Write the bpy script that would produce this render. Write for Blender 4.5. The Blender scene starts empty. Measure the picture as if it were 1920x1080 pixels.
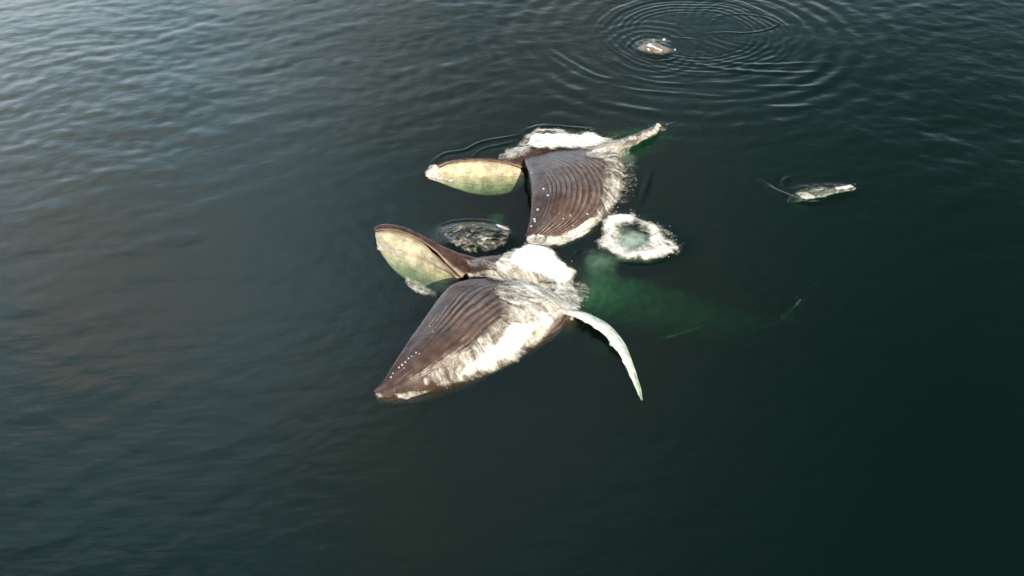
import bpy, math
import numpy as np
from mathutils import Vector
from mathutils.bvhtree import BVHTree

# ============================================================ camera, sky, sun
scene = bpy.context.scene
CAM_H, PITCH, FPX = 20.0, math.radians(47.0), 1478.0     # metres, depression, focal length in 1920-wide pixels
cam_data = bpy.data.cameras.new("camera")
cam = bpy.data.objects.new("camera", cam_data)
scene.collection.objects.link(cam)
cam.location = (0, 0, CAM_H)
cam.rotation_euler = (math.pi/2 - PITCH, 0, 0)
cam_data.sensor_width = 36.0
cam_data.lens = FPX/1920*36
cam_data.clip_end = 20000
scene.camera = cam

SUN_EL, SUN_AZ = math.radians(40), math.radians(155)      # azimuth clockwise from +Y: behind the camera, to its right
world = bpy.data.worlds.new("World"); scene.world = world; world.use_nodes = True
nt = world.node_tree; nt.nodes.clear()
def N(nt, t, **kw):
    n = nt.nodes.new(t)
    for k, v in kw.items():
        if k in ('op',): n.operation = v
        elif k == 'ins':
            for i, x in v.items(): n.inputs[i].default_value = x
        else: setattr(n, k, v)
    return n
out = N(nt, 'ShaderNodeOutputWorld')
sky = N(nt, 'ShaderNodeTexSky', sky_type='NISHITA', sun_disc=False, sun_elevation=SUN_EL, sun_rotation=SUN_AZ)
bg1 = N(nt, 'ShaderNodeBackground', ins={1: 0.05})
nt.links.new(sky.outputs[0], bg1.inputs[0])
# a thin bank of pale cloud, brightest low in the far left sky, breaking up overhead
tc = N(nt, 'ShaderNodeTexCoord')
sep = N(nt, 'ShaderNodeSeparateXYZ'); nt.links.new(tc.outputs['Generated'], sep.inputs[0])
mp = N(nt, 'ShaderNodeMapping'); mp.inputs['Scale'].default_value = (1.0, 1.0, 2.2)
nt.links.new(tc.outputs['Generated'], mp.inputs[0])
nz = N(nt, 'ShaderNodeTexNoise', ins={'Scale': 2.6, 'Detail': 5.0, 'Roughness': 0.6}); nt.links.new(mp.outputs[0], nz.inputs['Vector'])
def M(nt, op, a, b=None, clamp=False):
    m = nt.nodes.new('ShaderNodeMath'); m.operation = op; m.use_clamp = clamp
    for i, v in enumerate((a, b)):
        if v is None: continue
        if isinstance(v, (int, float)): m.inputs[i].default_value = v
        else: nt.links.new(v, m.inputs[i])
    return m.outputs[0]
def SM(nt, v, a, b):
    m = nt.nodes.new('ShaderNodeMapRange'); m.interpolation_type = 'SMOOTHSTEP'
    nt.links.new(v, m.inputs[0]); m.inputs[1].default_value = a; m.inputs[2].default_value = b
    return m.outputs[0]
gd = N(nt, 'ShaderNodeVectorMath', operation='DOT_PRODUCT'); gd.inputs[1].default_value = (-.54, .665, .515)
nrmd = N(nt, 'ShaderNodeVectorMath', operation='NORMALIZE'); nt.links.new(tc.outputs['Generated'], nrmd.inputs[0]); nt.links.new(nrmd.outputs[0], gd.inputs[0])
tot = M(nt, 'ADD', M(nt, 'MULTIPLY', SM(nt, gd.outputs['Value'], .42, .99), 1.0), M(nt, 'MULTIPLY', SM(nt, gd.outputs['Value'], .84, 1.03), 2.6))
tot = M(nt, 'ADD', M(nt, 'ADD', tot, .10), M(nt, 'MULTIPLY', SM(nt, sep.outputs['Z'], .50, .16), 1.15))
wob = M(nt, 'ADD', M(nt, 'MULTIPLY', nz.outputs['Fac'], 1.5), 0.22)
tot = M(nt, 'ADD', M(nt, 'MULTIPLY', tot, wob), 0.10)
crp = N(nt, 'ShaderNodeMix', data_type='RGBA')
nz2 = N(nt, 'ShaderNodeTexNoise', ins={'Scale': 3.1, 'Detail': 2.0}); nt.links.new(tc.outputs['Generated'], nz2.inputs['Vector'])
nt.links.new(SM(nt, nz2.outputs['Fac'], 0.42, 0.72), crp.inputs[0])
crp.inputs[6].default_value = (0.58, 0.82, 0.98, 1); crp.inputs[7].default_value = (1.0, 0.93, 0.86, 1)
bg2 = N(nt, 'ShaderNodeBackground'); nt.links.new(crp.outputs[2], bg2.inputs[0]); nt.links.new(tot, bg2.inputs[1])
add = N(nt, 'ShaderNodeAddShader'); nt.links.new(bg1.outputs[0], add.inputs[0]); nt.links.new(bg2.outputs[0], add.inputs[1])
nt.links.new(add.outputs[0], out.inputs[0])

sun_data = bpy.data.lights.new("sun", 'SUN'); sun_data.energy = 4.2; sun_data.angle = math.radians(0.6)
sun_data.color = (1.0, 0.88, 0.70)
sun = bpy.data.objects.new("sun", sun_data); scene.collection.objects.link(sun)
sdir = Vector((math.sin(SUN_AZ)*math.cos(SUN_EL), math.cos(SUN_AZ)*math.cos(SUN_EL), math.sin(SUN_EL)))
sun.rotation_euler = sdir.to_track_quat('Z', 'Y').to_euler()

scene.view_settings.view_transform = 'Standard'; scene.view_settings.look = 'None'
scene.view_settings.exposure = 0.0; scene.view_settings.gamma = 1.0
scene.cycles.use_denoising = True
scene.cycles.max_bounces = 8; scene.cycles.transparent_max_bounces = 24; scene.cycles.volume_bounces = 0
scene.cycles.sample_clamp_indirect = 4.0

# ============================================================ helpers
SP, CP = math.sin(PITCH), math.cos(PITCH)
def P(px, py, z=0.0):
    """world point at height z that lies on the line of sight of a spot measured in the photograph"""
    px, py, z = np.broadcast_arrays(np.asarray(px, float), np.asarray(py, float), np.asarray(z, float))
    a = (px-960)/FPX; b = (540-py)/FPX
    dx, dy, dz = a, CP + b*SP, -SP + b*CP
    t = (z-CAM_H)/dz
    return np.stack([t*dx, t*dy, z], -1)
def proj(p):
    x, y, z = p[..., 0], p[..., 1], p[..., 2]-CAM_H
    d = y*CP - z*SP; u = y*SP + z*CP
    return 960 + FPX*x/d, 540 - FPX*u/d

rng = np.random.default_rng(7)
_perm = rng.permutation(4096)
_g = rng.normal(size=(4096, 3)); _g /= np.linalg.norm(_g, axis=1)[:, None]
def perlin(x, y, z=0.0):
    x, y, z = np.broadcast_arrays(np.asarray(x, float), np.asarray(y, float), np.asarray(z, float))
    xi, yi, zi = np.floor(x).astype(int), np.floor(y).astype(int), np.floor(z).astype(int)
    xf, yf, zf = x-xi, y-yi, z-zi
    f = lambda t: t*t*t*(t*(t*6-15)+10)
    u, v, w = f(xf), f(yf), f(zf); r = 0
    for i in (0, 1):
        for j in (0, 1):
            for k in (0, 1):
                h = _perm[(_perm[(_perm[(xi+i) & 4095]+yi+j) & 4095]+zi+k) & 4095]
                g = _g[h]
                dot = g[..., 0]*(xf-i)+g[..., 1]*(yf-j)+g[..., 2]*(zf-k)
                r = r + dot*(u if i else 1-u)*(v if j else 1-v)*(w if k else 1-w)
    return r*1.6
def fbm(x, y, z=0.0, o=4, ro=0.5):
    r, a, s, t = 0, 1.0, 1.0, 0
    for i in range(o):
        r = r + a*perlin(np.asarray(x)*s+17.3*i, np.asarray(y)*s-9.1*i, np.asarray(z)*s+3.7*i); t += a; a *= ro; s *= 2.03
    return r/t
def sstep(x, a, b):
    t = np.clip((x-a)/(b-a), 0, 1); return t*t*(3-2*t)

def cr(K, n, closed=False, u=None):
    """Catmull-Rom through K along axis 0"""
    K = np.asarray(K, float); m = len(K)
    if u is None: u = np.linspace(0, m if closed else m-1, n, endpoint=not closed)
    i = np.floor(u).astype(int)
    if not closed: i = np.clip(i, 0, m-2)
    t = (u-i).reshape((-1,)+(1,)*(K.ndim-1))
    g = (lambda j: K[j % m]) if closed else (lambda j: np.where(((j >= 0) & (j < m)).reshape(t.shape), K[np.clip(j, 0, m-1)], np.where((j < 0).reshape(t.shape), 2*K[0]-K[1], 2*K[-1]-K[-2])))
    a, b, c, d = g(i-1), g(i), g(i+1), g(i+2)
    return 0.5*((2*b)+(c-a)*t+(2*a-5*b+4*c-d)*t*t+(3*b-a-3*c+d)*t**3)

def link(name, me, mat, parent=None, loc=None):
    o = bpy.data.objects.new(name, me); scene.collection.objects.link(o)
    if mat is not None: me.materials.append(mat)
    if parent is not None: o.parent = parent
    if loc is not None: o.location = loc
    return o
def tag(o, label=None, cat=None, group=None, kind=None):
    for k, v in (('label', label), ('category', cat), ('group', group), ('kind', kind)):
        if v: o[k] = v
    return o
def mesh_from(name, V, F, attrs=None, smooth=True):
    me = bpy.data.meshes.new(name)
    V = np.asarray(V, np.float32); F = np.asarray(F, np.int32)
    me.vertices.add(len(V)); me.vertices.foreach_set('co', V.ravel())
    k = F.shape[1]
    me.loops.add(F.size); me.loops.foreach_set('vertex_index', F.ravel())
    me.polygons.add(len(F)); me.polygons.foreach_set('loop_start', np.arange(0, F.size, k, dtype=np.int32))
    me.polygons.foreach_set('use_smooth', np.full(len(F), smooth))
    me.update(calc_edges=True)
    for an, (typ, data) in (attrs or {}).items():
        a = me.attributes.new(an, typ, 'POINT')
        if typ == 'FLOAT_COLOR':
            c = np.ones((len(V), 4), np.float32); c[:, :3] = data; a.data.foreach_set('color', c.ravel())
        elif typ == 'FLOAT_VECTOR': a.data.foreach_set('vector', np.asarray(data, np.float32).ravel())
        else: a.data.foreach_set('value', np.asarray(data, np.float32).ravel())
    return me
def gridF(ns, ntt, closed):
    i = np.arange(ns-1)[:, None]; j = np.arange(ntt if closed else ntt-1)[None, :]
    a = i*ntt+j; b = i*ntt+(j+1) % ntt
    return np.stack([a, b, b+ntt, a+ntt], -1).reshape(-1, 4)
class Body:
    """collects lofted shells into ONE mesh with a per-vertex skin colour"""
    def __init__(s): s.V, s.F, s.C, s.n = [], [], [], 0
    def add(s, G, col, closed=True, cap=True):
        ns, ntt, _ = G.shape
        s.V.append(G.reshape(-1, 3)); s.C.append(col.reshape(-1, 3))
        s.F.append(gridF(ns, ntt, closed)+s.n); base = s.n; s.n += ns*ntt
        if cap:
            for r in (0, ns-1):
                c = G[r].mean(0); s.V.append(c[None]); s.C.append(col[r].mean(0)[None])
                j = np.arange(ntt); k = base+r*ntt
                s.F.append(np.stack([np.full(ntt, s.n), k+j, k+(j+1) % ntt, k+(j+1) % ntt], -1)[:, :] if False else np.stack([np.full(ntt//2, s.n), k+2*np.arange(ntt//2), k+2*np.arange(ntt//2)+1, k+(2*np.arange(ntt//2)+2) % ntt], -1))
                s.n += 1
    def build(s, name, mat, parent, org):
        V = np.concatenate(s.V)-np.asarray(org)
        return link(name, mesh_from(name, V, np.concatenate(s.F), {'skin': ('FLOAT_COLOR', np.concatenate(s.C))}), mat, parent)
    def world(s): return np.concatenate(s.V), np.concatenate(s.F)
def normals(G, closed=True):
    if closed: dv = np.roll(G, -1, 1)-np.roll(G, 1, 1)
    else: dv = np.gradient(G, axis=1)
    du = np.gradient(G, axis=0)
    n = np.cross(du, dv); n /= np.linalg.norm(n, axis=-1, keepdims=True)+1e-9
    c = G.mean(1, keepdims=True)
    if ((G-c)*n).sum() < 0: n = -n
    return n

# ============================================================ water surface
def polydist(X, Y, pts):
    """distance to a polyline in metres, and position 0..1 along it"""
    pts = np.asarray(pts); d = np.full(X.shape, 1e9); s = np.zeros(X.shape); side = np.zeros(X.shape)
    L = np.r_[0, np.cumsum(np.linalg.norm(np.diff(pts, axis=0), axis=1))]
    for k in range(len(pts)-1):
        ax, ay = pts[k]; bx, by = pts[k+1]; ex, ey = bx-ax, by-ay
        t = np.clip(((X-ax)*ex+(Y-ay)*ey)/(ex*ex+ey*ey), 0, 1)
        dd = np.hypot(X-ax-t*ex, Y-ay-t*ey); m = dd < d
        d = np.where(m, dd, d); s = np.where(m, (L[k]+t*(L[k+1]-L[k]))/L[-1], s)
        side = np.where(m, np.sign(ex*(Y-ay)-ey*(X-ax)), side)
    return d, s, side
def W2(pts, z=0.0): return cr(P([p[0] for p in pts], [p[1] for p in pts], z)[:, :2], max(12, 6*len(pts)))

C1 = P(1222, 92)[:2]; C2 = P(1398, 46)[:2]; C3 = P(1300, 62)[:2]
CRESTS = [  # polyline in the photograph, height, width (m)
    ([(1030, 92), (1060, 112), (1110, 140), (1160, 152)], .045, .16),
    ([(1165, 141), (1230, 155), (1300, 160)], .035, .13),
    ([(1100, 188), (1170, 202), (1250, 213)], .035, .22),
    ([(1270, 108), (1340, 128), (1450, 136), (1545, 136)], .045, .14),
    ([(1290, 104), (1400, 121), (1550, 117)], .03, .12),
    ([(1380, 160), (1460, 163), (1560, 159)], .03, .16),
    ([(1280, 177), (1340, 182), (1400, 181)], .02, .14),
    ([(1420, 199), (1480, 201), (1540, 197)], .022, .16),
    ([(1150, 162), (1210, 172), (1290, 178)], .03, .14),
    ([(808, 306), (835, 288), (870, 282), (905, 266), (950, 258), (985, 252)], .05, .07),
    ([(880, 300), (905, 280), (945, 270), (975, 262)], .035, .07),
    ([(975, 250), (1000, 240), (1035, 236), (1080, 240), (1120, 243)], .05, .08),
    ([(990, 240), (1030, 232), (1070, 233)], .025, .06),
    ([(1190, 395), (1205, 365), (1215, 335), (1218, 310)], .03, .14),
    ([(1180, 385), (1195, 350), (1203, 322)], .02, .10),
    ([(1425, 338), (1450, 356), (1480, 370), (1515, 381), (1545, 378)], .085, .12),
    ([(1472, 352), (1470, 340), (1480, 332)], .05, .10),
    ([(1240, 238), (1262, 232), (1280, 226)], .02, .04),
    ([(1245, 250), (1275, 246)], .015, .04),
    ([(1335, 33), (1375, 27), (1420, 30), (1450, 40), (1457, 47), (1435, 57), (1400, 62), (1360, 61), (1320, 63)], .04, .06),
    ([(1338, 36), (1335, 42)], .03, .06),
    ([(1180, 97), (1177, 88), (1188, 76), (1205, 69)], .04, .06),
    ([(1180, 95), (1195, 106), (1225, 114), (1255, 113), (1275, 105)], .05, .06),
    ([(1255, 69), (1270, 71), (1290, 72), (1310, 75)], .03, .05),
    ([(1120, 472), (1150, 487), (1200, 494), (1240, 490)], .05, .07),
    ([(822, 424), (850, 415), (885, 413), (920, 416), (952, 424)], .05, .05),
    ([(1075, 480), (1085, 470), (1100, 468)], .04, .05),
]
rw = np.random.default_rng(21)
WAVES = []
for k in range(34):
    if k < 22:
        lam = 0.55*1.055**k; ang = math.radians(103)+rw.normal()*.62; amp = .0026*lam**1.1
    else:
        lam = 1.8*1.22**(k-22); ang = math.radians(85)+rw.normal()*.6; amp = .0022*lam**.8
    WAVES.append((2*math.pi/lam, ang, rw.uniform(0, 6.28), amp))
def water_h(X, Y, detail=True):
    h = np.zeros_like(X)
    wx = X + 0.9*fbm(X*.13, Y*.13, 5.0, 2); wy = Y + 0.9*fbm(X*.13, Y*.13, 9.0, 2)
    env = 0.55+0.75*np.clip(fbm(X*.09, Y*.09, 2.0, 2)+.35, 0, 1.3)
    # the water lies calmer on the near side and round the feeding whales
    far = sstep(Y, 9, 38)
    leftness = sstep(-X, -8, 14)
    calm = 0.10+0.60*far+0.20*leftness*sstep(Y, -4, 14)
    for k, a, ph, amp in WAVES:
        h += amp*np.sin(k*(wx*math.cos(a)+wy*math.sin(a))+ph)
    h *= env*np.clip(calm, 0, 1.5)*1.0
    rc = np.hypot(X-C3[0], (Y-C3[1])*1.2); h *= 1-.55*(1-sstep(rc, 3.5, 9.5))
    h += 0.02*fbm(X*.55, Y*1.1, 3.0, 3)*calm*0.8
    if detail:
        for C, lam0, r0, r1, amp in ((C1, .33, .5, 4.0, .013), (C2, .30, 2.1, 4.8, .010)):
            dx, dy = X-C[0], Y-C[1]; r = np.hypot(dx, dy)+.12*fbm(X*.8, Y*.8, 1.0, 2)
            e = sstep(r, r0*.6, r0)*(1-sstep(r, r1*.5, r1))*(0.6+.6*fbm(X*.5, Y*.5, 7.0, 2))
            h += amp*e*np.sin(2*math.pi*r/(lam0*(1+r*.10)))
        dx, dy = X-C3[0], (Y-C3[1])*1.25; r = np.hypot(dx, dy)+.35*fbm(X*.35, Y*.35, 1.5, 2)
        e = sstep(r, 3.2, 4.6)*(1-sstep(r, 7.5, 14.0))*(0.55+.9*fbm(X*.3, Y*.3, 8.0, 2))
        h += .030*e*(.75+1.1*fbm(X*.22, Y*.22, 4., 2))*np.sin(2*math.pi*r/(0.78+.02*r))
        e = sstep(r, 2.4, 3.0)*(1-sstep(r, 3.6, 6.0))
        h += .012*e*np.sin(2*math.pi*r/0.36)
        for pts, amp, wd in CRESTS:
            w = W2(pts); m = (np.abs(X-w[:, 0].mean()) < 8) & (np.abs(Y-w[:, 1].mean()) < 5)
            if not m.any(): continue
            d, s, side = polydist(X[m], Y[m], w)
            f = np.exp(-(d/wd)**2)*np.sin(np.pi*np.clip(s, 0.02, .98))**.6
            g = np.exp(-((d-1.6*wd)/wd)**2)*.35*np.sin(np.pi*np.clip(s, 0.02, .98))
            h[m] += amp*(f-g)*(1+.4*fbm(X[m]*2, Y[m]*2, 3., 2))
        # water heaped up by the heads: the glassy dome beside the nearer upper jaw, the upwelling at the splash ring
        def dome(px, py, rx, ry, a, rot=0.0, p=1.0):
            c = P(px, py)[:2]; dx, dy = X-c[0], Y-c[1]
            u = (dx*math.cos(rot)+dy*math.sin(rot))/rx; v = (-dx*math.sin(rot)+dy*math.cos(rot))/ry
            return a*np.exp(-(u*u+v*v)**p)
        d = dome(890, 448, 1.35, .75, .22, -.05, 2.0)
        h += d*(1+.35*fbm(X*2.2, Y*2.2, 4., 3))+(d > .02)*.03*fbm(X*5, Y*5, 2., 3)*sstep(d, .02, .2)
        h += dome(1190, 446, 1.7, 1.2, .10, -.3, 2.0)
        h += dome(1225, 92, .85, .75, .06, 0, 2.)*(1+.8*fbm(X*3, Y*3, 4., 3))
        h += dome(1540, 360, 1.4, .45, .06, .1, 2.)*(1+.8*fbm(X*4, Y*4, 4., 3))
    return h
def axis(lo, hi, step, ext):
    c = np.arange(lo, hi+step/2, step); a, b, s = [], [], step
    x = hi
    while x < ext: s *= 1.28; x += s; b.append(x)
    s = step; x = lo
    while x > -ext: s *= 1.28; x -= s; a.append(x)
    return np.r_[a[::-1], c, b]
xs = axis(-31, 31, .075, 4000); ys = axis(6.5, 46, .065, 4000)
X, Y = np.meshgrid(xs, ys)
H = water_h(X, Y)
fade = 1-sstep(np.maximum(np.abs(X)-31, np.maximum(Y-46, 6.5-Y)), 0, 25)
H *= fade
WV = np.stack([X, Y, H], -1)
nr, nc = X.shape
topF = gridF(nr, nc, False)
# close the sea body below, so that it is a solid volume of water
bz = -60.0
per = np.r_[np.arange(nc), (np.arange(1, nr)*nc+nc-1), (nr-1)*nc+np.arange(nc-2, -1, -1), np.arange(nr-2, 0, -1)*nc]
VV = WV.reshape(-1, 3); n0 = len(VV)
low = VV[per].copy(); low[:, 2] = bz
k = np.arange(len(per)); k2 = (k+1) % len(per)
sideF = np.stack([per[k2], per[k], n0+k, n0+k2], -1)
cen = n0+len(per)
bot = np.stack([np.full(len(per)//2, cen), n0+(2*np.arange(len(per)//2)+2) % len(per), n0+2*np.arange(len(per)//2)+1, n0+2*np.arange(len(per)//2)], -1)
VV = np.concatenate([VV, low, [[0, 0, bz]]])
wme = mesh_from('water', VV, np.concatenate([topF, sideF, bot]))

def mat_new(name):
    m = bpy.data.materials.new(name); m.use_nodes = True; m.node_tree.nodes.clear(); return m, m.node_tree
wm, t = mat_new('sea_water')
o = N(t, 'ShaderNodeOutputMaterial')
tc = N(t, 'ShaderNodeTexCoord')
n1 = N(t, 'ShaderNodeTexNoise', ins={'Scale': 2.6, 'Detail': 4.0, 'Roughness': .55}); 
mpg = N(t, 'ShaderNodeMapping'); mpg.inputs['Scale'].default_value = (.55, 1.0, 1.0); mpg.inputs['Rotation'].default_value = (0, 0, math.radians(-12))
t.links.new(tc.outputs['Object'], mpg.inputs[0]); t.links.new(mpg.outputs[0], n1.inputs['Vector'])
bmp = N(t, 'ShaderNodeBump', ins={'Strength': 1.0, 'Distance': .022}); t.links.new(n1.outputs['Fac'], bmp.inputs['Height'])
geo = N(t, 'ShaderNodeNewGeometry'); dp = N(t, 'ShaderNodeVectorMath', operation='DOT_PRODUCT')
t.links.new(geo.outputs['Incoming'], dp.inputs[0]); t.links.new(bmp.outputs[0], dp.inputs[1])
fre = M(t, 'ADD', M(t, 'MULTIPLY', M(t, 'POWER', M(t, 'SUBTRACT', 1.0, M(t, 'ABSOLUTE', dp.outputs['Value']), True), 5.0), .98), .021)
gl = N(t, 'ShaderNodeBsdfGlossy', ins={'Roughness': .06}); gl.inputs[0].default_value = (1, 1, 1, 1); t.links.new(bmp.outputs[0], gl.inputs['Normal'])
tr = N(t, 'ShaderNodeBsdfTransparent')
mx = N(t, 'ShaderNodeMixShader'); t.links.new(fre, mx.inputs[0]); t.links.new(tr.outputs[0], mx.inputs[1]); t.links.new(gl.outputs[0], mx.inputs[2])
t.links.new(mx.outputs[0], o.inputs[0])
ab = N(t, 'ShaderNodeVolumeAbsorption', ins={'Density': 1.0}); ab.inputs[0].default_value = (.34, .62, .47, 1)
sc = N(t, 'ShaderNodeVolumeScatter', ins={'Density': 1.0}); sc.inputs[0].default_value = (.0042, .0155, .0112, 1)
ad = N(t, 'ShaderNodeAddShader'); t.links.new(ab.outputs[0], ad.inputs[0]); t.links.new(sc.outputs[0], ad.inputs[1])
t.links.new(ad.outputs[0], o.inputs['Volume'])
water = link('water', wme, wm); tag(water, kind='structure', label='dark green sea water with low ripples and reflected sky')

# ============================================================ skin, baleen, barnacle materials
def skin_mat(name, rough=.34, bump=.012, scale=9.0, spec=.5):
    m, t = mat_new(name)
    o = N(t, 'ShaderNodeOutputMaterial'); b = N(t, 'ShaderNodeBsdfPrincipled')
    at = N(t, 'ShaderNodeAttribute', attribute_name='skin')
    tc = N(t, 'ShaderNodeTexCoord')
    n1 = N(t, 'ShaderNodeTexNoise', ins={'Scale': 2.3, 'Detail': 7.0, 'Roughness': .68}); t.links.new(tc.outputs['Object'], n1.inputs['Vector'])
    n2 = N(t, 'ShaderNodeTexNoise', ins={'Scale': scale, 'Detail': 6.0, 'Roughness': .7}); t.links.new(tc.outputs['Object'], n2.inputs['Vector'])
    f = M(t, 'ADD', M(t, 'MULTIPLY', SM(t, n1.outputs['Fac'], .3, .7), .75), .62)
    f = M(t, 'MULTIPLY', f, M(t, 'ADD', M(t, 'MULTIPLY', n2.outputs['Fac'], .7), .65))
    v = N(t, 'ShaderNodeVectorMath', operation='SCALE'); t.links.new(at.outputs['Color'], v.inputs[0]); t.links.new(f, v.inputs['Scale'])
    t.links.new(v.outputs[0], b.inputs['Base Color'])
    bm = N(t, 'ShaderNodeBump', ins={'Strength': .9, 'Distance': bump}); t.links.new(n2.outputs['Fac'], bm.inputs['Height'])
    t.links.new(bm.outputs[0], b.inputs['Normal'])
    r = M(t, 'ADD', M(t, 'MULTIPLY', n1.outputs['Fac'], .25), rough-.12)
    t.links.new(r, b.inputs['Roughness']); b.inputs['Specular IOR Level'].default_value = spec
    t.links.new(b.outputs[0], o.inputs[0]); return m
SKIN = skin_mat('wet_whale_skin', rough=.26, spec=.5)
PALE = skin_mat('baleen_and_palate', rough=.5, bump=.006, scale=16, spec=.3)
def barn_mat():
    m, t = mat_new('barnacle_shell'); o = N(t, 'ShaderNodeOutputMaterial'); b = N(t, 'ShaderNodeBsdfPrincipled')
    n = N(t, 'ShaderNodeTexNoise', ins={'Scale': 30.0, 'Detail': 3.0}); tc = N(t, 'ShaderNodeTexCoord'); t.links.new(tc.outputs['Object'], n.inputs['Vector'])
    r = N(t, 'ShaderNodeMix', data_type='RGBA'); t.links.new(n.outputs['Fac'], r.inputs[0]); r.inputs[6].default_value = (.5, .46, .38, 1); r.inputs[7].default_value = (.85, .8, .7, 1)
    t.links.new(r.outputs[2], b.inputs['Base Color']); b.inputs['Roughness'].default_value = .5; t.links.new(b.outputs[0], o.inputs[0]); return m
BARN = barn_mat()

DARK = np.array([.050, .021, .015]); DARK2 = np.array([.066, .036, .026]); WHITE = np.array([.50, .54, .46])
TAN = np.array([.50, .36, .23]); CREAM = np.array([.70, .60, .40])

# ---------------------------------------------------------------- pouch: the ballooned lower jaw
def pouch(sec, pleats, seed, side, curve, sfade=(.02, .3, .97, 1.2), pleat_amp=.03, u0=.2, ns=220, streak=0.5, trunk_from=None):
    """sec rows: lip (px, py, z), waterline (px, py, z), bulge height, depth"""
    R = []
    for (lx, ly, lz, ox, oy, oz, zb, dep) in sec:
        L = P(lx, ly, lz); O = P(ox, oy, oz); q = lambda f, z: P(lx+(ox-lx)*f, ly+(oy-ly)*f, z)
        out = (O-L); out[2] = 0; w = np.linalg.norm(out)+1e-6; out /= w
        dn = np.array([0, 0, -1.0])
        R.append([L, q(.10, lz+(zb-lz)*.6), q(.30, zb), q(.55, zb*.86+oz*.14), q(.80, zb*.5+oz*.5), O,
                  O-out*.10*w+dn*dep*.5, O-out*w*.35+dn*dep, O-out*w*.8+dn*dep*.95, L+out*.16*min(w, 1.0)+dn*(lz+dep*.45), L+out*.10*min(w, 1.0)+dn*.22*min(w, 1.)])
    R = np.array(R)
    nk = R.shape[1]
    u = np.r_[np.linspace(0, 5, 330, endpoint=False), np.linspace(5, nk, 70, endpoint=False)]
    G = cr(R, ns)                                     # along the jaw
    G = np.moveaxis(cr(np.moveaxis(G, 1, 0), 0, closed=True, u=u), 0, 1)
    s = np.linspace(0, 1, ns)[:, None]; uu = (u/5)[None, :]
    S, U = np.broadcast_arrays(s, uu)
    n = normals(G)
    x, y, z = G[..., 0], G[..., 1], G[..., 2]
    wob = .10*fbm(S*3+seed, U*3, 0., 2)+.010*fbm(S*14, U*8+seed, 0., 2)
    ph = (U+wob*.45+curve*np.maximum(S-.35, 0)**2)*pleats
    fr = np.abs((ph % 1.0)-.5)*2                      # 1 in the groove, 0 on the ridge
    gro = sstep(fr, .45, 1.0)
    amp = pleat_amp*sstep(U, u0, u0+.12)*(1-sstep(U, 1.3, 1.7))*(.12+.88*sstep(S, sfade[0], sfade[1]))*(1-.8*sstep(S, sfade[2], sfade[3]))*np.clip(.75+1.3*fbm(S*5+seed, U*4, 3., 3), .12, 1.5)
    d = -amp*gro + .5*amp*(1-fr)
    d = d + .05*fbm(x*.9, y*.9, z*.9+seed, 3) + .012*fbm(x*4, y*4, z*4, 3)
    d = np.where(U > 1.9, 0, d)
    G2 = G+n*d[..., None]
    m = np.clip(.42+1.3*fbm(S*4+seed, U*9, 0, 4), 0, 1)*sstep(U, .08, .5)
    col = DARK+(DARK2-DARK)*m[..., None]
    worn = sstep(U+.5*fbm(S*3+seed, U*3, 7., 3), .30, .80)*np.clip(.75+.9*fbm(S*12, U*10+seed, 2., 4), 0, 1)
    col = col+(np.array([.135, .088, .068])-col)*(worn*.7)[..., None]
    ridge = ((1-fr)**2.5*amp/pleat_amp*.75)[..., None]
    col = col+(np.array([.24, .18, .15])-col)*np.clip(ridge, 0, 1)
    # scratches and pale scars that run across the throat
    sc = sstep(fbm(S*9+seed, U*60, 1.0, 2), .34, .46)*sstep(fbm(S*8, U*6, 4.0, 2), .0, .2)*sstep(U, .05, .2)
    col = col+(np.array([.42, .36, .3])-col)*(sc*streak)[..., None]
    lip = np.exp(-((np.minimum(U, 2.2-U))/.012)**2)[..., None]
    col = col+(np.array([.24, .18, .15])-col)*lip*.7
    inner = sstep(U, 1.75, 1.95)[..., None]
    col = col+(np.array([.11, .07, .055])-col)*inner
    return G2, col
def tube(pts, rad, ns=60, ntt=36, flat=.85, belly=None, seed=0.0, dark=DARK2):
    pts = np.asarray(pts); C = cr(pts, ns); R = cr(np.asarray(rad)[:, None], ns)[:, 0]
    T = np.gradient(C, axis=0); T /= np.linalg.norm(T, axis=1)[:, None]
    up = np.array([0, 0, 1.0]); A = np.cross(T, up); A /= np.linalg.norm(A, axis=1)[:, None]; B = np.cross(A, T)
    th = np.linspace(0, 2*np.pi, ntt, endpoint=False)
    G = C[:, None]+A[:, None]*(np.cos(th)[None, :, None]*R[:, None, None])+B[:, None]*(np.sin(th)[None, :, None]*R[:, None, None]*flat)
    G = G+normals(G)*(.04*fbm(G[..., 0], G[..., 1], G[..., 2]+seed, 3)*np.minimum(R, 1)[:, None])[..., None]
    col = np.broadcast_to(dark, G.shape).copy()
    if belly is not None:
        nn = normals(G); f = sstep(-G[..., 2], .8, 1.8)[..., None]*sstep((nn*np.asarray(belly)/np.linalg.norm(belly)).sum(-1)+.35*fbm(G[..., 0]*.9, G[..., 1]*.9, seed, 3), .05, .55)[..., None]
        col = col+(WHITE-col)*f
    return G, col
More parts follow.
